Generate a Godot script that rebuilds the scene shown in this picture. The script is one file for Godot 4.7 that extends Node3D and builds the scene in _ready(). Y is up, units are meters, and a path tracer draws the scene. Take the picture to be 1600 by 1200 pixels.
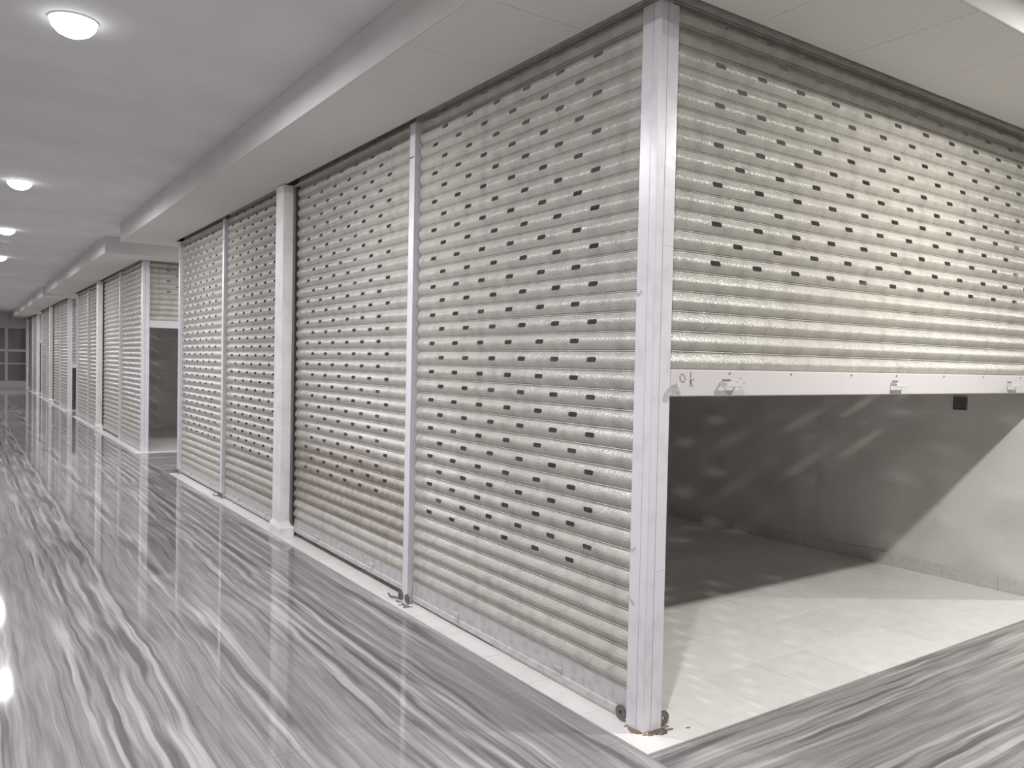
extends Node3D
# Shuttered shop units along a tiled arcade. Corner of the nearest unit's sill is the origin;
# the main corridor runs along -z on the x < 0 side, the side corridor along +x on the z > 0 side.

const CEIL := 3.18          # corridor ceiling
const SOF := 2.955          # underside of the soffits
const P := 0.0838           # pitch of the shutter slats
const UNIT := 8.65          # length of a block of shops
const BACK := 3.72          # side wall inside the shops
const TILE := 0.605         # corridor tiles
const STILE := 0.3757       # shop tiles
const LAMP_ENERGY := 8.6

var M := {}
var used := {}
var cache := {}

# ------------------------------------------------------------------ naming and tagging
func numbered(called: String) -> String:
	var n: int = used.get(called, 0)
	used[called] = n + 1
	return called if n == 0 else "%s_%03d" % [called, n]

func tag(o: Node3D, label: String, category := "", group := "", kind := "") -> Node3D:
	if label != "": o.set_meta("label", label)
	if category != "": o.set_meta("category", category)
	if group != "": o.set_meta("group", group)
	if kind != "": o.set_meta("kind", kind)
	return o

func base(called: String, at := Vector3.ZERO, turn := 0.0) -> Node3D:
	var o := Node3D.new()
	o.name = numbered(called)
	add_child(o)
	o.position = at
	o.rotation.y = turn
	return o

func put(called: String, mesh: Mesh, mat: Material, parent: Node = null, at := Vector3.ZERO) -> MeshInstance3D:
	var o := MeshInstance3D.new()
	o.mesh = mesh
	o.material_override = mat
	if parent == null:
		o.name = numbered(called)
		add_child(o, true)
	else:
		o.name = called
		parent.add_child(o, true)
	o.position = at
	return o

func structure(o: Node3D, label: String) -> Node3D:
	return tag(o, label, "", "", "structure")

# ------------------------------------------------------------------ mesh helpers
func new_st() -> SurfaceTool:
	var st := SurfaceTool.new()
	st.begin(Mesh.PRIMITIVE_TRIANGLES)
	return st

func tri(st: SurfaceTool, a: Vector3, b: Vector3, c: Vector3, na: Vector3, nb: Vector3, nc: Vector3) -> void:
	if (b - a).cross(c - a).dot(na + nb + nc) > 0.0:   # front faces run clockwise
		var t := b; b = c; c = t
		t = nb; nb = nc; nc = t
	st.set_normal(na); st.add_vertex(a)
	st.set_normal(nb); st.add_vertex(b)
	st.set_normal(nc); st.add_vertex(c)

func quad(st: SurfaceTool, a: Vector3, b: Vector3, c: Vector3, d: Vector3, n: Vector3) -> void:
	tri(st, a, b, c, n, n, n)
	tri(st, a, c, d, n, n, n)

func add_box(st: SurfaceTool, x: Transform3D, size: Vector3, bev := 0.002) -> void:
	var h := size * 0.5
	var b: float = minf(bev, minf(h.x, minf(h.y, h.z)) * 0.9)
	var ax := [Vector3.RIGHT, Vector3.UP, Vector3.BACK]
	for i in 3:
		var j := (i + 1) % 3
		var k := (i + 2) % 3
		for s in [-1.0, 1.0]:
			var n: Vector3 = ax[i] * s
			var c: Vector3 = n * h[i]
			var u: Vector3 = ax[j] * (h[j] - b)
			var v: Vector3 = ax[k] * (h[k] - b)
			quad(st, x * (c - u - v), x * (c + u - v), x * (c + u + v), x * (c - u + v), x.basis * n)
	if b <= 0.0: return
	for i in 3:           # chamfers along axis i
		var j := (i + 1) % 3
		var k := (i + 2) % 3
		for s in [-1.0, 1.0]:
			for t in [-1.0, 1.0]:
				var l: Vector3 = ax[i] * (h[i] - b)
				var p: Vector3 = ax[j] * s * h[j] + ax[k] * t * (h[k] - b)
				var q: Vector3 = ax[j] * s * (h[j] - b) + ax[k] * t * h[k]
				quad(st, x * (p - l), x * (p + l), x * (q + l), x * (q - l), (x.basis * (ax[j] * s + ax[k] * t)).normalized())
	for s in [-1.0, 1.0]:
		for t in [-1.0, 1.0]:
			for r in [-1.0, 1.0]:
				var n := Vector3(s, t, r)
				var a := Vector3(s * h.x, t * (h.y - b), r * (h.z - b))
				var e := Vector3(s * (h.x - b), t * h.y, r * (h.z - b))
				var f := Vector3(s * (h.x - b), t * (h.y - b), r * h.z)
				var m := (x.basis * n).normalized()
				tri(st, x * a, x * e, x * f, m, m, m)

func box_mesh(size: Vector3, bev := 0.002) -> Mesh:
	var key := "box%.4f,%.4f,%.4f,%.4f" % [size.x, size.y, size.z, bev]
	if not cache.has(key):
		var st := new_st()
		add_box(st, Transform3D(), size, bev)
		cache[key] = st.commit()
	return cache[key]

# a box given by its two far corners
func box(called: String, a: Vector3, b: Vector3, mat: Material, parent: Node = null, bev := 0.002) -> MeshInstance3D:
	return put(called, box_mesh((b - a).abs(), bev), mat, parent, (a + b) * 0.5)

func join_box(st: SurfaceTool, a: Vector3, b: Vector3, bev := 0.002) -> void:
	add_box(st, Transform3D(Basis(), (a + b) * 0.5), (b - a).abs(), bev)

# round bar along a line of points
func add_stroke(st: SurfaceTool, pts: Array, r: float, sides := 6) -> void:
	var rings := []
	for i in pts.size():
		var p: Vector3 = pts[i]
		var d: Vector3 = (pts[mini(i + 1, pts.size() - 1)] - pts[maxi(i - 1, 0)]).normalized()
		var u := d.cross(Vector3.UP if absf(d.y) < 0.9 else Vector3.RIGHT).normalized()
		var v := d.cross(u)
		var ring := []
		for k in sides:
			var a := TAU * k / sides
			ring.append([p + (u * cos(a) + v * sin(a)) * r, u * cos(a) + v * sin(a)])
		rings.append(ring)
	for i in pts.size() - 1:
		for k in sides:
			var a = rings[i][k]
			var b = rings[i][(k + 1) % sides]
			var c = rings[i + 1][(k + 1) % sides]
			var d = rings[i + 1][k]
			tri(st, a[0], b[0], c[0], a[1], b[1], c[1])
			tri(st, a[0], c[0], d[0], a[1], c[1], d[1])
	for e in [0, pts.size() - 1]:
		var d: Vector3 = (pts[1] - pts[0]).normalized() * -1.0 if e == 0 else (pts[e] - pts[e - 1]).normalized()
		for k in range(1, sides - 1):
			tri(st, rings[e][0][0], rings[e][k][0], rings[e][k + 1][0], d, d, d)

# flat ring (a lug or a rim) about the local z axis
func add_ring(st: SurfaceTool, x: Transform3D, r_out: float, r_in: float, thick: float, sides := 24) -> void:
	for k in sides:
		var a := TAU * k / sides
		var b := TAU * (k + 1) / sides
		var d0 := Vector3(cos(a), sin(a), 0)
		var d1 := Vector3(cos(b), sin(b), 0)
		var z := Vector3(0, 0, thick * 0.5)
		for s in [-1.0, 1.0]:
			quad(st, x * (d0 * r_in + z * s), x * (d0 * r_out + z * s), x * (d1 * r_out + z * s), x * (d1 * r_in + z * s), x.basis * Vector3(0, 0, s))
		for e in [[r_out, 1.0], [r_in, -1.0]]:
			var r: float = e[0]
			var s: float = e[1]
			if r <= 0.0: continue
			var n0: Vector3 = x.basis * (d0 * s)
			var n1: Vector3 = x.basis * (d1 * s)
			tri(st, x * (d0 * r - z), x * (d1 * r - z), x * (d1 * r + z), n0, n1, n1)
			tri(st, x * (d0 * r - z), x * (d1 * r + z), x * (d0 * r + z), n0, n1, n0)

# one slat: pressed bulge with slots, folded joint under it. x = length, y up from its lower edge, z outward
func slat_mesh(length: float, holes: Array) -> ArrayMesh:
	var st := new_st()
	var prof := []           # [y, z, normal]
	var cy := P - 0.0365     # ridge between the two pressed flanks
	var half := 0.034
	var steep := deg_to_rad(37.0)
	var hb := 0.0125         # half height of the band that carries the slots
	var hy := P - 0.031
	var ys := [cy + half, cy + half * 0.86, hy + hb, hy - hb, cy - 0.012, cy - 0.02, cy - half * 0.86, cy - half]
	if holes.is_empty():
		ys = []
		for q in [1.0, 0.85, 0.65, 0.45, 0.28, 0.14, 0.05, 0.0, -0.05, -0.14, -0.28, -0.45, -0.65, -0.85, -1.0]: ys.append(cy + half * q)
	var slope := func(y: float) -> float:
		var q: float = (y - cy) / half
		return steep * signf(q) * pow(absf(q), 0.42)
	for y in ys:
		var z := 0.0         # outward bulge, from the lower or upper edge
		for m in 24:
			var q: float = 1.0 - (m + 0.5) / 24.0 * (1.0 - absf(y - cy) / half)
			z += tan(slope.call(cy + half * q)) * half * (1.0 - absf(y - cy) / half) / 24.0
		var a: float = slope.call(y)
		prof.append([y, z, Vector3(0, sin(a), cos(a))])
	var slot_band := 2
	for i in prof.size() - 1:
		var p = prof[i]
		var q = prof[i + 1]
		if not holes.is_empty() and i == slot_band:
			var x0 := 0.0
			for h in holes:
				var l: float = h - 0.039
				strip(st, x0, l, p, q)
				slot_cell(st, l, h + 0.039, h, p, q)
				x0 = h + 0.039
			strip(st, x0, length, p, q)
		else:
			strip(st, 0.0, length, p, q)
	# folded joint: lip, bead and recess
	var fold := [Vector2(P, -0.003), Vector2(P - 0.002, 0.0)]
	flat_strips(st, length, fold)
	fold = [Vector2(P - 0.070, 0.0), Vector2(P - 0.0715, -0.006), Vector2(P - 0.0735, 0.0), Vector2(P - 0.076, 0.0015), Vector2(P - 0.078, 0.0), Vector2(P - 0.080, -0.004), Vector2(0.0, -0.003)]
	flat_strips(st, length, fold)
	return st.commit()

func flat_strips(st: SurfaceTool, length: float, pts: Array) -> void:
	for i in pts.size() - 1:
		var p: Vector2 = pts[i]
		var q: Vector2 = pts[i + 1]
		var n := Vector3(0, q.y - p.y, p.x - q.x).normalized()
		quad(st, Vector3(0, p.x, p.y), Vector3(length, p.x, p.y), Vector3(length, q.x, q.y), Vector3(0, q.x, q.y), n)

func strip(st: SurfaceTool, xa: float, xb: float, p: Array, q: Array) -> void:
	if xb - xa < 0.0005: return
	var a := Vector3(xa, p[0], p[1])
	var b := Vector3(xb, p[0], p[1])
	var c := Vector3(xb, q[0], q[1])
	var d := Vector3(xa, q[0], q[1])
	tri(st, a, b, c, p[2], p[2], q[2])
	tri(st, a, c, d, p[2], q[2], q[2])

func slot_cell(st: SurfaceTool, xa: float, xb: float, cx: float, p: Array, q: Array) -> void:
	var at := func(x: float, t: float) -> Array:     # t from 0 (upper edge) to 1 (lower edge)
		return [Vector3(x, lerpf(p[0], q[0], t), lerpf(p[1], q[1], t)), (p[2] as Vector3).lerp(q[2], t).normalized()]
	var hw := 0.033
	var ht := 0.44           # half height in t
	var corners := [[xb, 0.0, 1.0, -1.0], [xa, 0.0, -1.0, -1.0], [xa, 1.0, -1.0, 1.0], [xb, 1.0, 1.0, 1.0]]
	var ring := []
	for i in 4:
		var c = corners[i]
		var row := []
		for k in 4:
			var a := PI / 2 * (k / 3.0)
			if i % 2 == 1: a = PI / 2 - a
			var x: float = cx + c[2] * (hw - 0.009 + 0.009 * cos(a))
			var t: float = 0.5 + c[3] * (ht - 0.36 + 0.36 * sin(a))
			row.append(at.call(x, t))
		ring.append(row)
	var loop := []
	for i in 4:
		var o = at.call(corners[i][0], corners[i][1])
		var o2 = at.call(corners[(i + 1) % 4][0], corners[(i + 1) % 4][1])
		for k in 3:
			var e = ring[i][k]
			var f = ring[i][k + 1]
			tri(st, o[0], e[0], f[0], o[1], e[1], f[1])
		var e = ring[i][3]
		var f = ring[(i + 1) % 4][0]
		tri(st, o[0], e[0], f[0], o[1], e[1], f[1])
		tri(st, o[0], f[0], o2[0], o[1], f[1], o2[1])
		loop.append_array(ring[i])
	var back := Vector3(0, 0, -0.004)
	var mid: Vector3 = at.call(cx, 0.5)[0]
	for i in loop.size():
		var e: Vector3 = loop[i][0]
		var f: Vector3 = loop[(i + 1) % loop.size()][0]
		if e.distance_to(f) < 0.0002: continue
		var n := (f - e).cross(back).normalized()
		if n.dot(mid - (e + f) * 0.5) < 0.0: n = -n
		quad(st, e, f, f + back, e + back, n)

# profile (Vector2: x = y up, y = outward) drawn along x
func extrude(length: float, pts: Array) -> ArrayMesh:
	var st := new_st()
	var c := Vector2.ZERO
	for p in pts: c += p
	c /= pts.size()
	for i in pts.size():
		var p: Vector2 = pts[i]
		var q: Vector2 = pts[(i + 1) % pts.size()]
		var n := Vector3(0, q.y - p.y, p.x - q.x).normalized()
		quad(st, Vector3(0, p.x, p.y), Vector3(length, p.x, p.y), Vector3(length, q.x, q.y), Vector3(0, q.x, q.y), n)
		for e in [[0.0, -1.0], [length, 1.0]]:
			tri(st, Vector3(e[0], c.x, c.y), Vector3(e[0], p.x, p.y), Vector3(e[0], q.x, q.y), Vector3(e[1], 0, 0), Vector3(e[1], 0, 0), Vector3(e[1], 0, 0))
	return st.commit()

# an uneven flat blot lying on the floor
func blot_mesh(r: float, sx: float, sz: float, sd: int) -> ArrayMesh:
	var rng := RandomNumberGenerator.new()
	rng.seed = sd
	var st := new_st()
	var ring := []
	var n := 22
	for k in n:
		var q: float = r * rng.randf_range(0.55, 1.1)
		ring.append(Vector3(cos(TAU * k / n) * q * sx, 0, sin(TAU * k / n) * q * sz))
	for k in n:
		tri(st, Vector3(0, 0.0006, 0), ring[k], ring[(k + 1) % n], Vector3.UP, Vector3.UP, Vector3.UP)
	return st.commit()

# ------------------------------------------------------------------ materials
func noise_tex(sd: int, freq: float, cols: Array, offs: Array, oct := 4, size := 512) -> NoiseTexture2D:
	var f := FastNoiseLite.new()
	f.seed = sd
	f.noise_type = FastNoiseLite.TYPE_SIMPLEX_SMOOTH
	f.frequency = freq
	f.fractal_octaves = oct
	var t := NoiseTexture2D.new()
	t.width = size; t.height = size
	t.seamless = true
	t.noise = f
	var g := Gradient.new()
	g.offsets = PackedFloat32Array(offs)
	g.colors = PackedColorArray(cols)
	t.color_ramp = g
	return t

func bump_tex(sd: int, freq: float, strength: float, oct := 3, size := 512) -> NoiseTexture2D:
	var f := FastNoiseLite.new()
	f.seed = sd
	f.noise_type = FastNoiseLite.TYPE_SIMPLEX_SMOOTH
	f.frequency = freq
	f.fractal_octaves = oct
	var t := NoiseTexture2D.new()
	t.width = size; t.height = size
	t.seamless = true
	t.as_normal_map = true
	t.bump_strength = strength
	t.noise = f
	return t

func mat(called: String, col: Color, rough: float, metal := 0.0) -> StandardMaterial3D:
	var m := StandardMaterial3D.new()
	m.resource_name = called
	m.albedo_color = col
	m.roughness = rough
	m.metallic = metal
	M[called] = m
	return m

func dress(m: StandardMaterial3D, tex: Texture2D, per_metre: float, bump: Texture2D = null, bump_scale := 1.0) -> StandardMaterial3D:
	m.albedo_texture = tex
	m.uv1_triplanar = true
	m.uv1_world_triplanar = true
	m.uv1_scale = Vector3.ONE * per_metre
	if bump:
		m.normal_enabled = true
		m.normal_texture = bump
		m.normal_scale = bump_scale
	return m

# the vein-cut print of the corridor tiles: wavy streaks that run along v
func streak(f: FastNoiseLite, u: float, v: float) -> float:
	var uu := u + 0.013 * f.get_noise_2d(u * 1.3, v * 0.8 + 7.0) + 0.0062 * f.get_noise_2d(u * 4.0 + 30.0, v * 2.8)
	var calm := smoothstep(-0.35, 0.25, f.get_noise_2d(uu * 3.0 + 50.0, v * 0.10))
	var dark := smoothstep(0.08, 0.5, f.get_noise_2d(uu * 17.0, v * 0.55 + 20.0))
	var pale := smoothstep(0.05, 0.5, f.get_noise_2d(uu * 14.0 + 70.0, v * 0.45 + 40.0))
	var thin := smoothstep(0.05, 0.5, f.get_noise_2d(uu * 36.0 + 12.0, v * 0.9))
	var fine := f.get_noise_2d(uu * 85.0, v * 2.2 + 3.0)
	return 0.50 - 0.06 * (1.0 - calm) + lerpf(0.35, 1.0, calm) * (0.36 * pale - 0.42 * dark - 0.22 * thin) + 0.11 * fine

func streak_image(along_x: bool) -> ImageTexture:
	var n := 1024
	var f := FastNoiseLite.new()
	f.seed = 11
	f.noise_type = FastNoiseLite.TYPE_SIMPLEX_SMOOTH
	f.frequency = 1.0
	f.fractal_type = FastNoiseLite.FRACTAL_NONE
	var rng := RandomNumberGenerator.new()
	rng.seed = 5
	var bytes := PackedByteArray()
	bytes.resize(n * n * 3)
	var w := TILE * 4.0
	for j in n:
		var v := w * j / n
		var fade := smoothstep(0.7, 1.0, float(j) / n)
		for i in n:
			var u := w * i / n
			var t := streak(f, u, v)
			if fade > 0.0: t = lerpf(t, streak(f, u, v - w), fade)
			t = clampf(t + rng.randf_range(-0.05, 0.05), 0.0, 1.0)
			var at := ((i * n + j) if along_x else (j * n + i)) * 3
			bytes[at] = int(lerpf(106.0, 196.0, t))
			bytes[at + 1] = int(lerpf(105.0, 195.0, t))
			bytes[at + 2] = int(lerpf(105.0, 195.0, t))
	return ImageTexture.create_from_image(Image.create_from_data(n, n, false, Image.FORMAT_RGB8, bytes))

func make_materials() -> void:
	var C := func(r: int, g: int, b: int) -> Color: return Color8(r, g, b)
	# galvanised, painted shutter metal with blotchy grime
	var mottled := noise_tex(3, 0.018, [C.call(154, 152, 145), C.call(176, 174, 166), C.call(183, 181, 173), C.call(191, 189, 181)], [0.0, 0.38, 0.6, 1.0], 5)
	var hammered := bump_tex(8, 0.075, 4.0, 4, 1024)
	var s := dress(mat("slat", Color(1, 1, 1), 0.3, 0.0), mottled, 0.9, hammered, 0.6)
	var grime := noise_tex(21, 0.02, [C.call(130, 121, 112), C.call(156, 148, 138), C.call(168, 162, 152), C.call(178, 174, 164)], [0.0, 0.42, 0.65, 1.0], 5)
	dress(mat("slat_grimy", Color(1, 1, 1), 0.4, 0.1), grime, 0.9, hammered, 0.6)
	dress(mat("rail", C.call(204, 203, 203), 0.45, 0.05), noise_tex(31, 0.02, [C.call(205, 204, 203), C.call(235, 234, 233), C.call(248, 248, 247)], [0.0, 0.45, 1.0], 5), 1.3, hammered, 0.25)
	dress(mat("paint", C.call(222, 221, 225), 0.3), noise_tex(41, 0.012, [C.call(238, 238, 239), C.call(253, 253, 254), C.call(255, 255, 255)], [0.0, 0.4, 1.0], 4), 0.7, bump_tex(43, 0.03, 1.0), 0.15)
	dress(mat("column", C.call(246, 244, 242), 0.45), noise_tex(45, 0.012, [C.call(238, 238, 238), C.call(255, 255, 255)], [0.0, 0.6], 4), 0.7)
	mat("bar", C.call(208, 205, 206), 0.42)
	mat("channel", C.call(120, 118, 116), 0.6, 0.2)
	mat("seam", C.call(120, 118, 122), 0.7)
	mat("iron", C.call(112, 108, 104), 0.55, 0.3)
	mat("dirt", C.call(120, 112, 102), 0.95)
	mat("grime", C.call(92, 84, 76), 0.95)
	mat("rust", C.call(140, 118, 94), 0.95)
	mat("pen", C.call(72, 44, 50), 0.8)
	mat("steel", C.call(150, 149, 148), 0.35, 0.4)
	# corridor tiles: the same print in two directions
	var along_z := streak_image(false)
	var along_x := streak_image(true)
	for k in 3:
		var a := dress(mat("tile_z%d" % k, C.call(255, 254, 255), 0.045), along_z, 1.0 / (TILE * 4.0))
		a.uv1_offset = Vector3([0.0, 0.25, 0.5][k], 0, 0.14 / (TILE * 4.0) + [0.0, 0.25, 0.75][k])
		var b := dress(mat("tile_x%d" % k, C.call(255, 254, 253), 0.09), along_x, 1.0 / (TILE * 4.0))
		b.uv1_offset = Vector3([0.0, 0.5, 0.25][k], 0, 0.14 / (TILE * 4.0) + [0.0, 0.25, 0.5][k])
	mat("grout", C.call(168, 166, 166), 0.8)
	for k in 3:
		var base_c: Color = [C.call(232, 231, 228), C.call(229, 228, 224), C.call(234, 233, 230)][k]
		dress(mat("shop_tile%d" % k, base_c, 0.3), noise_tex(61 + k, 0.03, [C.call(249, 249, 248), C.call(255, 255, 255)], [0.2, 0.7], 3, 256), 1.1)
	mat("shop_grout", C.call(96, 93, 88), 0.9)
	dress(mat("skirting", C.call(212, 210, 206), 0.4), noise_tex(71, 0.05, [C.call(242, 242, 241), C.call(255, 255, 255)], [0.2, 0.8], 4, 256), 1.5)
	dress(mat("plaster", C.call(222, 220, 216), 0.75), noise_tex(75, 0.012, [C.call(240, 240, 239), C.call(255, 255, 255)], [0.2, 0.7], 5, 256), 0.5, bump_tex(76, 0.08, 1.5), 0.2)
	dress(mat("ceiling", C.call(222, 221, 221), 0.8), noise_tex(77, 0.01, [C.call(246, 246, 246), C.call(255, 255, 255)], [0.2, 0.8], 4, 256), 0.4)
	dress(mat("panel", C.call(226, 225, 222), 0.85), noise_tex(79, 0.12, [C.call(236, 235, 233), C.call(255, 255, 255)], [0.2, 0.8], 3, 512), 1.5, bump_tex(78, 0.15, 1.0), 0.2)
	mat("gap", C.call(90, 88, 86), 0.9)
	mat("far_wall", C.call(190, 188, 184), 0.7)
	dress(mat("fascia", C.call(206, 205, 204), 0.8), noise_tex(77, 0.01, [C.call(246, 246, 246), C.call(255, 255, 255)], [0.2, 0.8], 4, 256), 0.4)
	mat("handle", C.call(200, 197, 198), 0.45)
	mat("box_grey", C.call(112, 109, 103), 0.6)
	mat("frame", C.call(225, 222, 220), 0.4)
	mat("rim", C.call(240, 240, 240), 0.4)
	var lamp := mat("lamp_glow", C.call(255, 255, 255), 0.4)
	lamp.emission_enabled = true
	lamp.emission = Color(0.96, 0.98, 1.0)
	lamp.emission_energy_multiplier = 6.0
	var g := mat("glass", Color(1, 1, 1, 0.06), 0.03)
	g.transparency = BaseMaterial3D.TRANSPARENCY_ALPHA

# ------------------------------------------------------------------ camera, air, light
func set_view() -> void:
	var cam := Camera3D.new()
	cam.name = "camera"
	add_child(cam)
	var yaw := deg_to_rad(34.5513)
	var pitch := deg_to_rad(-1.4905)
	var roll := deg_to_rad(1.1952)
	var fw := Vector3(sin(yaw) * cos(pitch), sin(pitch), -cos(yaw) * cos(pitch))
	var rt0 := Vector3(cos(yaw), 0, sin(yaw))
	var up0 := rt0.cross(fw)
	var rt := rt0 * cos(roll) + up0 * sin(roll)
	var up := rt.cross(fw)
	cam.transform = Transform3D(Basis(rt, up, -fw), Vector3(-2.177, 1.5, 2.188))
	cam.fov = 51.355
	cam.near = 0.05
	cam.far = 120.0
	cam.current = true
	var we := WorldEnvironment.new()
	we.name = "world"
	var e := Environment.new()
	e.background_mode = Environment.BG_COLOR
	e.background_color = Color8(50, 37, 38)     # night outside the far shop front
	e.tonemap_mode = Environment.TONE_MAPPER_LINEAR
	e.tonemap_exposure = 1.0
	e.sdfgi_enabled = true
	e.ssao_enabled = true
	e.ssil_enabled = true
	we.environment = e
	add_child(we)

func downlight(x: float, z: float, label: String, group := "", warm := false) -> void:
	var t := base("downlight", Vector3(x, CEIL, z))
	tag(t, label, "ceiling light", group)
	var st := new_st()
	add_ring(st, Transform3D(Basis(Vector3.RIGHT, PI / 2), Vector3(0, -0.003, 0)), 0.114, 0.108, 0.006, 40)
	put("rim", st.commit(), M.rim, t)
	# shallow domed diffuser
	st = new_st()
	var rows := 4
	for i in rows:
		for k in 40:
			var q := func(ii: int, kk: int) -> Array:
				var a := PI / 2 * 0.999 * ii / rows
				var d := Vector3(cos(TAU * kk / 40), 0, sin(TAU * kk / 40))
				return [d * 0.108 * sin(a) + Vector3(0, -0.006 - 0.078 * cos(a), 0), (d * sin(a) * 0.55 + Vector3(0, -cos(a) - 0.02, 0)).normalized()]
			var a = q.call(i, k); var b = q.call(i, k + 1); var c = q.call(i + 1, k + 1); var d = q.call(i + 1, k)
			tri(st, a[0], b[0], c[0], a[1], b[1], c[1])
			tri(st, a[0], c[0], d[0], a[1], c[1], d[1])
	put("diffuser", st.commit(), M.lamp_glow, t)
	var l := AreaLight3D.new()
	l.name = "lamp_light"
	l.area_size = Vector2(0.1, 0.1)
	l.light_energy = LAMP_ENERGY * (1.06 if warm else 1.0) * (0.72 if z < -12.0 else 0.8 if z < -8.0 else 1.0)   # the far lamps are weaker
	l.light_color = Color(1.0, 0.985, 0.962) if warm else Color(0.99, 0.98, 1.0)
	l.shadow_enabled = true
	l.set("area_range", 60.0)
	l.rotation.x = -PI / 2
	l.position = Vector3(0, -0.090, 0)
	t.add_child(l)

# ------------------------------------------------------------------ the setting
func corridor_floor() -> void:
	var f := box("floor", Vector3(-3.7, -0.12, -38.7), Vector3(8.1, -0.011, 4.1), M.grout)
	structure(f, "polished grey vein-patterned tile floor of the corridors")
	f.set_meta("kind", "structure")
	var off := f.position
	var rng := RandomNumberGenerator.new()
	rng.seed = 77
	var far_st := new_st()
	var lay := func(x0: float, x1: float, z0: float, z1: float, dir: String, far: bool) -> void:
		var g := 0.0005
		var a := Vector3(x0 + g, -0.011, z0 + g)
		var b := Vector3(x1 - g, 0.0, z1 - g)
		var k := 0
		if far:
			join_box(far_st, a - off, b - off, 0.0008)
		else:
			put("floor_tile", box_mesh(b - a, 0.0004), M["tile_%s%d" % [dir, k]], f, (a + b) * 0.5 - off)
	# main corridor: streaks along its length
	for j in range(-7, 64):
		var z1 := -0.14 - TILE * j
		var z0 := z1 - TILE
		for i in 6:
			var x1 := -TILE * i
			var x0 := x1 - TILE
			lay.call(x0, x1, z0, z1, "z", j > 36 or i > 3)
	var ff := put("floor_tile_field", far_st.commit(), M.tile_z0, f)
	ff.set_meta("kind", "stuff")
	# side corridor in front of the half-open shop: streaks along x
	for j in 7:
		var z0 := TILE * j
		for i in 13:
			lay.call(TILE * i, TILE * (i + 1), z0, z0 + TILE, "x", false)
	# the side passages between the blocks
	for e in [[-UNIT - 0.01, -11.05], [-11.05 - UNIT, -21.55], [-21.55 - UNIT, -32.3]]:
		var n := int(ceil((e[0] - e[1]) / TILE))
		var d: float = (e[0] - e[1]) / n
		for j in n:
			for i in 13:
				lay.call(TILE * i, TILE * (i + 1), e[0] - d * (j + 1), e[0] - d * j, "x", false)

func shop_floor(z0: float, length: float, detailed: bool) -> void:
	# pale square tiles; the outermost row is the sill in front of the shutters
	var f := box("floor", Vector3(0.004, -0.011, z0 - length + 0.004), Vector3(BACK - 0.002, -0.001, z0 - 0.004), M.shop_grout, null, 0.0)
	structure(f, "pale beige tiled floor and sill of a shop block")
	var off := f.position
	var rng := RandomNumberGenerator.new()
	rng.seed = int(absf(z0) * 10.0) + 3
	var rest := new_st()
	var z := z0 - 0.404
	var edges := [z0]
	while z > z0 - length + 0.02:
		edges.append(z)
		z -= 0.385
	edges.append(z0 - length)
	for j in edges.size() - 1:
		for i in 10:
			var g := 0.0012
			var a := Vector3(STILE * i + g, -0.001, edges[j + 1] + g)
			var b := Vector3(minf(STILE * (i + 1), BACK - 0.004) - g, 0.006 + rng.randf_range(0.0, 0.0005), edges[j] - g)
			if i == 0 or (detailed and j < 11) or j == 0:
				put("floor_tile", box_mesh(b - a, 0.0004), M["shop_tile%d" % rng.randi_range(0, 2)], f, (a + b) * 0.5 - off)
			else:
				join_box(rest, a - off, b - off, 0.0012)
	var o := put("floor_tile_field", rest.commit(), M.shop_tile0, f)
	o.set_meta("kind", "stuff")

func shell() -> void:
	structure(box("ceiling", Vector3(-3.7, CEIL, -38.7), Vector3(8.1, CEIL + 0.15, 4.1), M.ceiling), "smooth white ceiling of the corridors")
	structure(box("wall_left", Vector3(-3.85, -0.1, -38.7), Vector3(-3.7, CEIL, 4.1), M.far_wall), "wall on the far side of the main corridor")
	structure(box("wall_back", Vector3(-3.7, -0.1, 4.1), Vector3(8.1, CEIL, 4.25), M.far_wall), "wall that closes the corridors behind the viewer")
	structure(box("wall_right", Vector3(8.1, -0.1, -38.7), Vector3(8.25, CEIL, 4.1), M.far_wall), "wall that closes the side corridors on the right")
	structure(box("wall_front", Vector3(BACK + 0.15, 0.0, -0.28), Vector3(8.1, CEIL, -0.13), M.plaster), "plain wall beside the half-open shop")

func far_front() -> void:
	# glazed front at the end of the main corridor, night behind it
	var z := -38.5
	structure(box("wall_far", Vector3(-3.7, 2.62, z - 0.15), Vector3(0.2, CEIL, z), M.ceiling), "white wall over the glazed front at the corridor end")
	structure(box("wall_far_right", Vector3(0.2, 0.0, z - 0.15), Vector3(8.1, CEIL, z), M.far_wall), "wall beside the glazed front at the corridor end")
	structure(box("wall_far_base", Vector3(-3.7, 0.0, z - 0.12), Vector3(0.2, 0.24, z + 0.03), M.frame), "low white upstand below the glazed front at the corridor end")
	var w := base("window_1", Vector3(0, 0.24, z))
	structure(w, "glazed white-framed front at the far end of the corridor, dark outside")
	for x in [-3.64, -2.12, -0.615, 0.15]:
		box("mullion", Vector3(x - 0.05, 0, -0.08), Vector3(x + 0.05, 2.38, 0), M.frame, w)
	for s in [[0.0, 0.05], [0.77, 0.82], [1.31, 1.42], [2.32, 2.38]]:
		box("transom", Vector3(-3.59, s[0], -0.07), Vector3(0.1, s[1], -0.01), M.frame, w)
	var xs := [[-3.59, -2.17], [-2.07, -0.665], [-0.565, 0.1]]
	var ys := [[0.05, 0.77], [0.82, 1.31], [1.42, 2.32]]
	for a in xs:
		for b in ys:
			box("pane", Vector3(a[0], b[0], -0.043), Vector3(a[1], b[1], -0.037), M.glass, w, 0.0)

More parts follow.
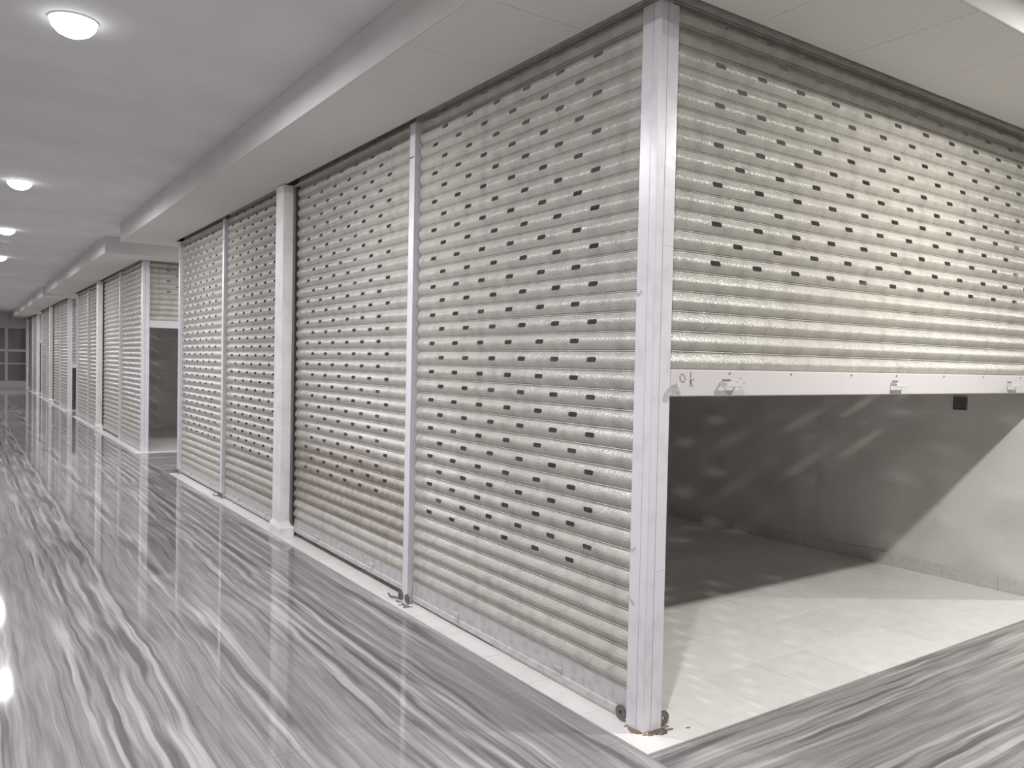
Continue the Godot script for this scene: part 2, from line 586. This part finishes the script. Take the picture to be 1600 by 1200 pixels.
func soffit(z0: float, length: float, which: String, with_front := true) -> void:
	# dropped boxed edge that wraps a block; square panels below, a white fascia on the corridor sides
	var t := base("trim_%d" % (int(used.get("soffit_count", 0)) + 1))
	used["soffit_count"] = int(used.get("soffit_count", 0)) + 1
	structure(t, which)
	var xo := -0.50
	var xi := 0.05
	var zf := z0 + 0.56
	var zb := z0 - length - 0.5
	var y1 := SOF + 0.012
	var fascia := new_st()
	join_box(fascia, Vector3(xo - 0.012, SOF - 0.004, zb), Vector3(xo, CEIL, zf + 0.012), 0.003)
	join_box(fascia, Vector3(xo - 0.012, SOF - 0.004, zf), Vector3(8.1, CEIL, zf + 0.012), 0.003)
	join_box(fascia, Vector3(xo - 0.012, SOF - 0.004, zb - 0.012), Vector3(8.1, CEIL, zb), 0.003)
	put("fascia", fascia.commit(), M.fascia, t)
	var backing := new_st()
	join_box(backing, Vector3(xo, y1, zb), Vector3(xi - 0.004, y1 + 0.01, zf), 0.0)
	join_box(backing, Vector3(xi - 0.004, y1, z0 - 0.046), Vector3(8.1, y1 + 0.01, zf), 0.0)
	join_box(backing, Vector3(xi - 0.004, y1, zb), Vector3(8.1, y1 + 0.01, z0 - length), 0.0)
	put("backing", backing.commit(), M.gap, t)
	var g := 0.0013
	# along the main corridor
	var z := z0 + 0.06
	var zs := [zf]
	while z > zb + 0.05:
		zs.append(z)
		z -= 0.61
	zs.append(zb)
	for k in zs.size() - 1:
		var a := Vector3(xo + g, SOF, zs[k + 1] + g)
		var b := Vector3(xi, y1, zs[k] - g)
		put("panel", box_mesh(b - a, 0.0012), M.panel, t, (a + b) * 0.5)
	# along the side corridors, on both ends of the block
	for e in [[z0 - 0.05, zf], [zb, z0 - length + 0.002]]:
		var x := xi
		var nx := 0.586
		while x < 8.0:
			var a := Vector3(x + g, SOF, e[0] + g)
			var b := Vector3(minf(nx, 8.08) - g, y1, e[1] - g)
			put("panel", box_mesh(b - a, 0.0012), M.panel, t, (a + b) * 0.5)
			x = nx
			nx += 0.603

func block_shell(z0: float, length: float, side: String) -> void:
	structure(box("wall_inner_" + side, Vector3(BACK, -0.01, z0 - length), Vector3(BACK + 0.15, CEIL, z0 - 0.13), M.plaster), "pale plastered side wall inside the shop block")
	structure(box("wall_end_" + side, Vector3(0.16, 0.008, z0 - length), Vector3(BACK, CEIL, z0 - length + 0.12), M.plaster), "plastered end wall of the shop block")
	structure(box("wall_partition_" + side, Vector3(0.21, 0.008, z0 - 4.56), Vector3(BACK, CEIL, z0 - 4.44), M.plaster), "plastered wall between two shops of the block")
	var b := base("baseboard_" + side, Vector3(BACK - 0.012, 0.007, z0))
	structure(b, "row of pale skirting tiles along the shop wall")
	var z := -0.404
	var prev := -0.06
	while prev > -4.4:
		box("skirting_tile", Vector3(0, 0, maxf(z, -4.43) + 0.001), Vector3(0.012, 0.094, prev - 0.001), M.skirting, b, 0.0015)
		prev = z
		z -= 0.385

# ------------------------------------------------------------------ shutters, posts, columns
func shutter(called_label: String, category: String, group: String, at: Vector3, turn: float, length: float, rows_a: Array, rows_b: Array, y0: float, count: int, first_hole: int, parity: int, grimy: Array, joined: bool) -> Node3D:
	var t := base("roller_shutter", at, turn)
	tag(t, called_label, category, group)
	var ka := "slat%.3f%s" % [length, str(rows_a)]
	var kb := "slat%.3f%s" % [length, str(rows_b)]
	var kn := "slat%.3f" % length
	for e in [[ka, rows_a], [kb, rows_b], [kn, []]]:
		if not cache.has(e[0]): cache[e[0]] = slat_mesh(length, e[1])
	var all := new_st()
	for k in count:
		var y := y0 + P * k
		var m: Mesh = cache[kn]
		if k >= first_hole: m = cache[ka] if k % 2 == parity else cache[kb]
		if joined:
			all.append_from(m, 0, Transform3D(Basis(), Vector3(0, y, 0)))
		else:
			put("slat", m, M.slat_grimy if k in grimy else M.slat, t, Vector3(0, y, 0))
	if joined:
		var o := put("slat_curtain", all.commit(), M.slat, t)
		o.set_meta("kind", "stuff")
	return t

func closed_rail(t: Node3D, length: float, gap: float, top: float) -> void:
	# dented flat rail at the foot of a closed shutter, with a folded lip
	var m := extrude(length, [Vector2(top + 0.004, -0.006), Vector2(top + 0.004, 0.006), Vector2(gap + 0.034, 0.012), Vector2(gap + 0.028, 0.017), Vector2(gap + 0.004, 0.021), Vector2(gap, 0.019), Vector2(gap, -0.006)])
	var r := put("bottom_rail", m, M.rail, t)
	for u in [0.27, 0.75]:      # worn lifting tabs
		var st := new_st()
		join_box(st, Vector3(length * u - 0.03, gap + 0.040, 0.008), Vector3(length * u + 0.03, gap + 0.066, 0.017), 0.004)
		join_box(st, Vector3(length * u - 0.012, gap + 0.014, 0.013), Vector3(length * u + 0.03, gap + 0.040, 0.0205), 0.003)
		put("lifting_tab", st.commit(), M.rail, r)

func guide(st: SurfaceTool, a: Vector3, b: Vector3) -> void:
	join_box(st, a, b, 0.0015)

func corner_post(at: Vector3, label: String, group := "", fine := false) -> Node3D:
	# at = outer corner on the floor. -x is the main corridor, +z the side corridor
	var t := base("corner_post", at)
	tag(t, label, "post", group)
	var h := SOF - 0.007
	box("tube", Vector3(0, 0, -0.044), Vector3(0.044, h, 0), M.paint, t, 0.004)
	var st := new_st()       # guide rail of the long front
	guide(st, Vector3(0.0015, 0.0, -0.105), Vector3(0.0055, h, -0.0455))
	guide(st, Vector3(0.0055, 0.0, -0.052), Vector3(0.055, h, -0.0455))
	guide(st, Vector3(0.05, 0.0, -0.105), Vector3(0.055, h, -0.052))
	put("guide_rail", st.commit(), M.paint, t)
	st = new_st()            # guide rail of the side front
	guide(st, Vector3(0.0455, 0.0, -0.0055), Vector3(0.104, h, -0.0015))
	guide(st, Vector3(0.0455, 0.0, -0.06), Vector3(0.052, h, -0.0055))
	guide(st, Vector3(0.052, 0.0, -0.065), Vector3(0.104, h, -0.06))
	put("guide_rail", st.commit(), M.paint, t)
	if fine:
		st = new_st()
		add_ring(st, Transform3D(Basis(), Vector3(0.122, 0.034, -0.010)), 0.031, 0.009, 0.007, 22)
		put("lock_lug", st.commit(), M.iron, t)
		# loose wire ends and weld marks along the rails
		for e in [[1.79, 0.05], [0.74, 0.05], [0.52, -0.05]]:
			st = new_st()
			var y: float = e[0]
			var s: float = e[1]
			add_stroke(st, [Vector3(0.0, y + 0.022, -0.104), Vector3(-0.006, y + 0.004, -0.098), Vector3(-0.004, y - s * 0.2, -0.086), Vector3(-0.003, y + s * 0.2, -0.07)], 0.0012, 5)
			put("wire_end", st.commit(), M.seam, t)
		for y in [0.66, 1.98]:
			box("weld_seam", Vector3(0.046, y, -0.0016), Vector3(0.104, y + 0.003, -0.0002), M.paint, t, 0.0005)
	return t

func mid_post(at: Vector3, label: String, group := "", fine := false) -> Node3D:
	# flat post between two shutters of the long front; at = middle of its foot
	var t := base("shutter_post", at)
	tag(t, label, "post", group)
	var h := SOF - 0.007
	var st := new_st()
	join_box(st, Vector3(-0.006, 0, -0.034), Vector3(0.0, h, 0.034), 0.002)
	join_box(st, Vector3(0.0, 0, -0.034), Vector3(0.075, h, -0.029), 0.001)
	join_box(st, Vector3(0.0, 0, 0.029), Vector3(0.075, h, 0.034), 0.001)
	put("channel", st.commit(), M.paint, t)
	box("rear_plate", Vector3(0.05, 0, -0.0285), Vector3(0.055, h, 0.0285), M.channel, t, 0.001)
	if fine:
		for s in [-1.0, 1.0]:
			st = new_st()
			add_ring(st, Transform3D(Basis(Vector3.UP, PI / 2), Vector3(-0.012, 0.03, 0.044 * s)), 0.027, 0.008, 0.007, 22)
			put("lock_lug", st.commit(), M.iron, t)
		st = new_st()
		add_stroke(st, [Vector3(-0.02, 0.012, -0.05), Vector3(-0.05, 0.012, -0.11), Vector3(-0.045, 0.02, -0.15)], 0.006, 6)
		put("lock_bolt", st.commit(), M.iron, t)
		box("weld_seam", Vector3(-0.008, 2.735, -0.034), Vector3(-0.005, 2.745, 0.02), M.seam, t, 0.001)
	return t

func column(z_front: float, label: String, group := "") -> Node3D:
	# painted structural column with a chamfered foot, standing proud of the shutters
	var t := base("column", Vector3(0.02, 0.0065, z_front))
	tag(t, label, "column", group)
	box("shaft", Vector3(0, 0.10, -0.19), Vector3(0.18, SOF - 0.014, 0), M.column, t, 0.004)
	var st := new_st()
	var b0 := [Vector3(-0.016, 0, 0.075), Vector3(0.10, 0, 0.075), Vector3(0.18, 0, -0.215), Vector3(-0.016, 0, -0.215)]
	var b1 := [Vector3(-0.016, 0.075, 0.075), Vector3(0.10, 0.075, 0.075), Vector3(0.18, 0.075, -0.215), Vector3(-0.016, 0.075, -0.215)]
	var b2 := [Vector3(-0.001, 0.118, 0.003), Vector3(0.10, 0.118, 0.003), Vector3(0.18, 0.118, -0.191), Vector3(-0.001, 0.118, -0.191)]
	var c := Vector3(0.08, 0.05, -0.09)
	for r in [[b0, b1], [b1, b2]]:
		for k in 4:
			var p: Vector3 = r[0][k]; var q: Vector3 = r[0][(k + 1) % 4]; var u: Vector3 = r[1][(k + 1) % 4]; var v: Vector3 = r[1][k]
			var n := (q - p).cross(v - p).normalized()
			if n.dot((p + q + u + v) * 0.25 - c) < 0.0: n = -n
			quad(st, p, q, u, v, n)
	quad(st, b2[0], b2[1], b2[2], b2[3], Vector3.UP)
	put("foot", st.commit(), M.column, t)
	st = new_st()
	join_box(st, Vector3(0.085, 0, 0.001), Vector3(0.09, SOF - 0.014, 0.055), 0.001)
	join_box(st, Vector3(0.09, 0, 0.001), Vector3(0.14, SOF - 0.014, 0.006), 0.001)
	put("guide_rail", st.commit(), M.channel, t)
	return t

func raised_bar(t: Node3D, length: float, y0: float, y1: float, fine: bool) -> void:
	# wide white bar at the lower edge of a half-raised shutter; t is the shutter
	var bar := box("bottom_bar", Vector3(0.0, y0, 0.002), Vector3(length, y1, 0.034), M.bar, t, 0.004)
	if not fine: return
	var o := -bar.position
	for x in [0.355, 1.675, 2.955]:
		# strap handle, bent out from the bar
		var st := new_st()
		var yb := y0 + 0.056
		for s in [-1.0, 1.0]:
			var a := Vector3(x + 0.052 * s, yb, 0.034)
			var b := Vector3(x + 0.052 * s, yb - 0.005, 0.066)
			var d := (b - a).normalized()
			add_box(st, Transform3D(Basis(Vector3.RIGHT, d, Vector3.RIGHT.cross(d)), (a + b) * 0.5 + o), Vector3(0.004, (b - a).length() + 0.004, 0.016), 0.001)
		add_box(st, Transform3D(Basis(Vector3.RIGHT, -0.15), Vector3(x, yb - 0.006, 0.066) + o), Vector3(0.108, 0.020, 0.004), 0.0015)
		put("handle", st.commit(), M.handle, bar)
		box("handle_plate", Vector3(x - 0.042, yb + 0.010, 0.034) + o, Vector3(x + 0.012, yb + 0.018, 0.037) + o, M.steel, bar, 0.001)
	for x in [0.36, 0.785, 1.265, 1.675, 2.155, 2.605, 3.085]:
		var st := new_st()
		add_ring(st, Transform3D(Basis(), Vector3(x, y1 - 0.013, 0.0355) + o), 0.0045, 0.0, 0.004, 10)
		put("bolt", st.commit(), M.steel, bar)
	for e in [[0.425, 0.075], [0.45, 0.055], [1.745, 0.06], [2.175, 0.02]]:
		box("rub_mark", Vector3(e[0], y0 + e[1], 0.0338) + o, Vector3(e[0] + 0.014, y0 + e[1] + 0.003, 0.0345) + o, M.seam, bar, 0.0002)
	box("joint", Vector3(1.19, y0 + 0.002, 0.0335) + o, Vector3(1.1915, y1 - 0.004, 0.0343) + o, M.handle, bar, 0.0002)
	# round locking lug at the left end
	var lug := new_st()
	add_ring(lug, Transform3D(Basis(Vector3.UP, 0.95), Vector3(0.022, y0 + 0.034, 0.052) + o), 0.026, 0.007, 0.006, 24)
	put("lock_lug", lug.commit(), M.bar, bar)
	# handwritten mark
	var so := new_st()
	var pts := []
	for k in 15:
		var a := TAU * k / 14.0 + 1.9
		pts.append(Vector3(0.069 + 0.015 * cos(a) + 0.004 * sin(a), y1 - 0.036 - 0.017 * sin(a), 0.0345) + o)
	add_stroke(so, pts, 0.0012, 5)
	put("letter_o", so.commit(), M.pen, bar).set_meta("label", "letter o written in dark pen")
	var sk := new_st()
	add_stroke(sk, [Vector3(0.118, y1 - 0.008, 0.0345) + o, Vector3(0.117, y1 - 0.04, 0.0345) + o, Vector3(0.115, y1 - 0.072, 0.0345) + o], 0.0012, 5)
	add_stroke(sk, [Vector3(0.139, y1 - 0.040, 0.0345) + o, Vector3(0.1172, y1 - 0.047, 0.0345) + o], 0.0012, 5)
	add_stroke(sk, [Vector3(0.1172, y1 - 0.047, 0.0345) + o, Vector3(0.132, y1 - 0.072, 0.0345) + o], 0.0012, 5)
	put("letter_k", sk.commit(), M.pen, bar).set_meta("label", "letter k written in dark pen")

func holes(first: float, n: int, step := 0.27) -> Array:
	var a := []
	for k in n: a.append(first + step * k)
	return a

func shop_block(z0: float, name_part: String, L: Dictionary, joined: bool, near: bool, bar_y: float) -> void:
	# the four shutters of the long front, from the corner away
	var sx := 0.135
	var spans := [[-2.185, -0.238], [-4.345, -2.275], [-6.480, -4.632], [-8.555, -6.570]]
	var ra := [holes(0.299, 6), holes(0.383, 6), holes(0.20, 6), holes(0.134, 6)]
	var rb := [holes(0.186, 6, 0.268), holes(0.262, 6, 0.268), holes(0.34, 6), holes(0.27, 6)]
	var grim := [[], [2, 3, 4, 5, 6, 7], [1, 4], []]
	var gap := [0.022, 0.052, 0.022, 0.03]
	for i in 4:
		var ln: float = spans[i][1] - spans[i][0]
		var y0: float = 0.130 + [0.0, 0.020, 0.0, 0.008][i]
		var t := shutter(L.shutters[i], "roller shutter", L.group, Vector3(sx, 0, z0 + spans[i][0]), -PI / 2, ln, ra[i], rb[i], y0, 35, 5, 0, grim[i] if near else [], joined)
		closed_rail(t, ln, gap[i], y0)
		if near and i == 0:       # welded lug beside the corner post
			var lug := new_st()
			add_ring(lug, Transform3D(Basis(), Vector3(ln - 0.034, 0.043, 0.027)), 0.031, 0.009, 0.007, 22)
			put("lock_lug", lug.commit(), M.iron, t.get_node("bottom_rail"))
		if i == 1 or i == 3:      # pale angle strip over the shutter
			box("head_strip", Vector3(0.0, SOF - 0.028, 0.02), Vector3(ln, SOF - 0.018, 0.045), M.rail, t, 0.001)
	corner_post(Vector3(0.1, 0.0072, z0 - 0.13), L.corner, L.post_group, near)
	mid_post(Vector3(0.095, 0.0072, z0 - 2.23), L.post, L.post_group, near)
	mid_post(Vector3(0.095, 0.0072, z0 - 6.525), L.post2, L.post_group, near)
	mid_post(Vector3(0.095, 0.0072, z0 - UNIT + 0.055), L.end, L.post_group, near)
	column(z0 - 4.41, L.column, L.column_group)
	# half-raised shutter of the side front
	var x0 := 0.206
	var ln := 3.47
	var y0 := bar_y + 0.096
	var n := int(ceil((3.06 - y0) / P))
	var t := shutter(L.side, "roller shutter", "", Vector3(x0, 0, z0 - 0.166), 0.0, ln, holes(0.276, 12, 0.2745), holes(0.417, 11, 0.2745), y0, n, 5, 1, [], joined)
	raised_bar(t, ln, bar_y, bar_y + 0.112, near)
	var p := base("shutter_post", Vector3(3.70, 0.0072, z0 - 0.13))
	tag(p, L.right_post, "post", L.post_group)
	var st := new_st()
	join_box(st, Vector3(0.0, 0, 0.001), Vector3(0.11, SOF - 0.007, 0.012), 0.001)
	join_box(st, Vector3(0.0, 0, -0.06), Vector3(0.006, SOF - 0.007, 0.001), 0.001)
	put("guide_rail", st.commit(), M.paint, p)

func switch_box() -> void:
	# open grey wiring box let into the shop's side wall
	var t := base("wiring_box", Vector3(BACK, 1.235, -0.70))
	tag(t, "small square dark grey wiring box on the shop's side wall below the white bar", "wiring box")
	var st := new_st()
	for s in [-1.0, 1.0]:
		join_box(st, Vector3(-0.014, 0.0, 0.044 * s - 0.003), Vector3(0.0, 0.088, 0.044 * s + 0.003), 0.001)
		join_box(st, Vector3(-0.014, 0.041 + 0.044 * s, -0.041), Vector3(0.0, 0.047 + 0.044 * s, 0.041), 0.001)
	put("frame", st.commit(), M.box_grey, t)
	box("back_plate", Vector3(-0.004, 0.003, -0.041), Vector3(0.0, 0.085, 0.041), M.box_grey, t, 0.0005)
	box("terminal_block", Vector3(-0.012, 0.034, -0.022), Vector3(-0.004, 0.056, 0.018), M.iron, t, 0.002)

func stain(label: String, mats: Array, boxes: Array, sd: int, count: int) -> void:
	# scattered flecks; boxes = [x0, x1, z0, z1] areas on the sill
	var rng := RandomNumberGenerator.new()
	rng.seed = sd
	var c: Array = boxes[0]
	var o := base("floor_stain", Vector3((c[0] + c[1]) * 0.5, 0.0071, (c[2] + c[3]) * 0.5))
	tag(o, label, "stain")
	for k in count:
		var b: Array = boxes[k % boxes.size()]
		var p := Vector3(rng.randf_range(b[0], b[1]), 0.00015 * (k % 6), rng.randf_range(b[2], b[3])) - Vector3(o.position.x, 0, o.position.z)
		put("fleck", blot_mesh(rng.randf_range(0.004, 0.015), rng.randf_range(0.7, 1.6), rng.randf_range(0.6, 1.3), sd + k), M[mats[k % mats.size()]], o, p)

func stains() -> void:
	stain("brown rust and grime flecks on the sill round the corner post's foot", ["rust", "grime", "rust", "dirt"], [[0.11, 0.23, -0.130, -0.105], [0.145, 0.21, -0.135, -0.09], [0.15, 0.25, -0.14, -0.10], [0.145, 0.20, -0.125, -0.10], [0.085, 0.099, -0.25, -0.12], [0.10, 0.19, -0.131, -0.118]], 40, 90)
	stain("grey dirt flecks on the sill at the foot of the second post", ["dirt", "grime"], [[0.05, 0.09, -2.30, -2.14], [0.03, 0.085, -2.24, -2.08]], 90, 22)
	var o := put("floor_stain", blot_mesh(0.009, 1.4, 0.8, 43), M.dirt, null, Vector3(0.302, 0.0074, -0.075))
	tag(o, "single dark fleck on the white tiles right of the corner post", "stain")

func _ready() -> void:
	set_view()
	make_materials()
	# lamps: one row down the main corridor, one along the side corridor
	downlight(-1.72, -2.44, "largest round glowing ceiling light, nearest the viewer, at the photo's top left")
	downlight(-1.72, -7.05, "second round glowing ceiling light down the main corridor, below the largest one")
	downlight(-1.69, -10.72, "third round glowing ceiling light, above the small white ceiling dome")
	downlight(-1.64, -14.45, "fourth round glowing ceiling light, cut by the photo's left edge")
	for z in [1.3, -18.2, -22.0, -25.8, -29.6, -33.4]:
		downlight(-1.70, z, "round glowing ceiling light of the corridor outside the picture", "ceiling lights outside the picture")
	for p in [[2.1, 1.3], [5.9, 1.3], [2.1, -9.85], [2.1, -20.6], [2.1, -31.2]]:
		downlight(p[0], p[1], "round glowing ceiling light of the corridor outside the picture", "ceiling lights outside the picture", p[1] > 0.0)

	corridor_floor()
	shell()
	far_front()
	var blocks := [0.0, -11.05, -21.55, -32.3]
	var sides := ["near", "second", "third", "far"]
	for k in 4:
		var ln: float = UNIT if k < 3 else 6.2
		shop_floor(blocks[k], ln, k == 0)
		block_shell(blocks[k], ln, sides[k])
		soffit(blocks[k], ln, ["boxed white panelled soffit wrapped round the nearest shop block", "boxed white soffit over the second shop block", "boxed white soffit over the third shop block", "boxed white soffit over the farthest shop block"][k])

	shop_block(0.0, "near", {
		"shutters": [
			"closed grey slatted shutter with slots, left of the big corner post and largest in view",
			"closed slatted shutter with brownish lower slats between white column and second post",
			"closed slatted shutter just left of the white column",
			"closed slatted shutter at the far end of the nearest block, by the passage",
		],
		"group": "",
		"corner": "white steel corner post with rusty foot between the closed and the half-raised shutter",
		"post": "narrow white post between the two nearest closed shutters",
		"post2": "narrow pale post between the two shutters left of the white column",
		"end": "thin pale post at the far end of the nearest block, beside the passage",
		"right_post": "white guide post at the right end of the half-raised shutter",
		"post_group": "", "column": "white square column with flared foot in the nearest row of shutters", "column_group": "",
		"side": "cream slatted shutter with slots, half raised over the open shop on the right",
	}, false, true, 1.377)
	shop_block(-11.05, "second", {
		"shutters": [
			"distant closed shutter next to the second block's corner post, across the passage",
			"distant closed shutter right of the second block's column",
			"distant closed shutter left of the second block's column",
			"distant closed shutter at the far end of the second block",
		],
		"group": "",
		"corner": "pale corner post of the second block beside its dark half-open doorway",
		"post": "thin post between the two nearer shutters of the second block",
		"post2": "thin post between the two farther shutters of the second block",
		"end": "thin post closing the far end of the second block",
		"right_post": "guide post at the right end of the second block's raised shutter",
		"post_group": "", "column": "pale column in the middle of the second shop block", "column_group": "",
		"side": "raised shutter with pale bar over the dark opening across the passage",
	}, false, false, 1.935)
	shop_block(-21.55, "third", {
		"shutters": [
			"far closed shutter beside the third block's corner post",
			"far closed shutter right of the third block's column",
			"far closed shutter left of the third block's column",
			"far closed shutter at the end of the third block",
		],
		"group": "",
		"corner": "far pale corner post of the third block by its narrow dark opening",
		"post": "thin far post between the nearer shutters of the third block",
		"post2": "thin far post between the farther shutters of the third block",
		"end": "thin far post closing the end of the third block",
		"right_post": "guide post at the right end of the third block's raised shutter",
		"post_group": "", "column": "far pale column in the middle of the third shop block", "column_group": "",
		"side": "far raised shutter over the narrow dark opening of the third block",
	}, true, false, 1.134)
	# the last block reaches the end of the corridor
	var zd := -32.3
	corner_post(Vector3(0.1, 0.0072, zd - 0.13), "farthest corner post, just right of the dark glazed front", "")
	for i in 2:
		var t := shutter(["farthest closed shutter beside the last corner post", "last closed shutter right of the dark glazed front"][i], "roller shutter", "", Vector3(0.135, 0, zd + [-2.185, -4.345][i]), -PI / 2, [1.947, 2.07][i], [], [], 0.13, 35, 99, 0, [], true)
		closed_rail(t, [1.947, 2.07][i], 0.025, 0.13)
	mid_post(Vector3(0.095, 0.0072, zd - 2.23), "thin post between the two farthest shutters", "")
	column(zd - 4.41, "farthest pale column, next to the glazed front", "")
	structure(box("wall_last", Vector3(0.12, 0.008, zd - 6.18), Vector3(0.2, SOF - 0.006, zd - 4.64), M.plaster), "plain wall between the last column and the glazed front")
	var ts := shutter("farthest raised shutter at the end passage", "roller shutter", "", Vector3(0.206, 0, zd - 0.166), 0.0, 3.47, [], [], 1.99, 13, 99, 0, [], true)
	raised_bar(ts, 3.47, 1.894, 2.006, false)

	switch_box()
	stains()
	# small white dome on the ceiling below the third light
	var d := base("smoke_detector", Vector3(-1.665, CEIL, -11.9))
	tag(d, "small white dome on the ceiling just below the third glowing light", "smoke detector")
	var st := new_st()
	var prof := [Vector2(0.075, 0.0), Vector2(0.075, -0.02), Vector2(0.06, -0.038), Vector2(0.03, -0.048), Vector2(0.0, -0.05)]
	for i in prof.size() - 1:
		for k in 24:
			var a := TAU * k / 24
			var b := TAU * (k + 1) / 24
			var p: Vector2 = prof[i]; var q: Vector2 = prof[i + 1]
			var f := func(w: Vector2, an: float) -> Vector3: return Vector3(cos(an) * w.x, w.y, sin(an) * w.x)
			var n := Vector3(cos((a + b) / 2) * (p.y - q.y), -(p.x - q.x) - 0.0001, sin((a + b) / 2) * (p.y - q.y)).normalized()
			quad(st, f.call(p, a), f.call(p, b), f.call(q, b), f.call(q, a), n)
	put("dome", st.commit(), M.rim, d)
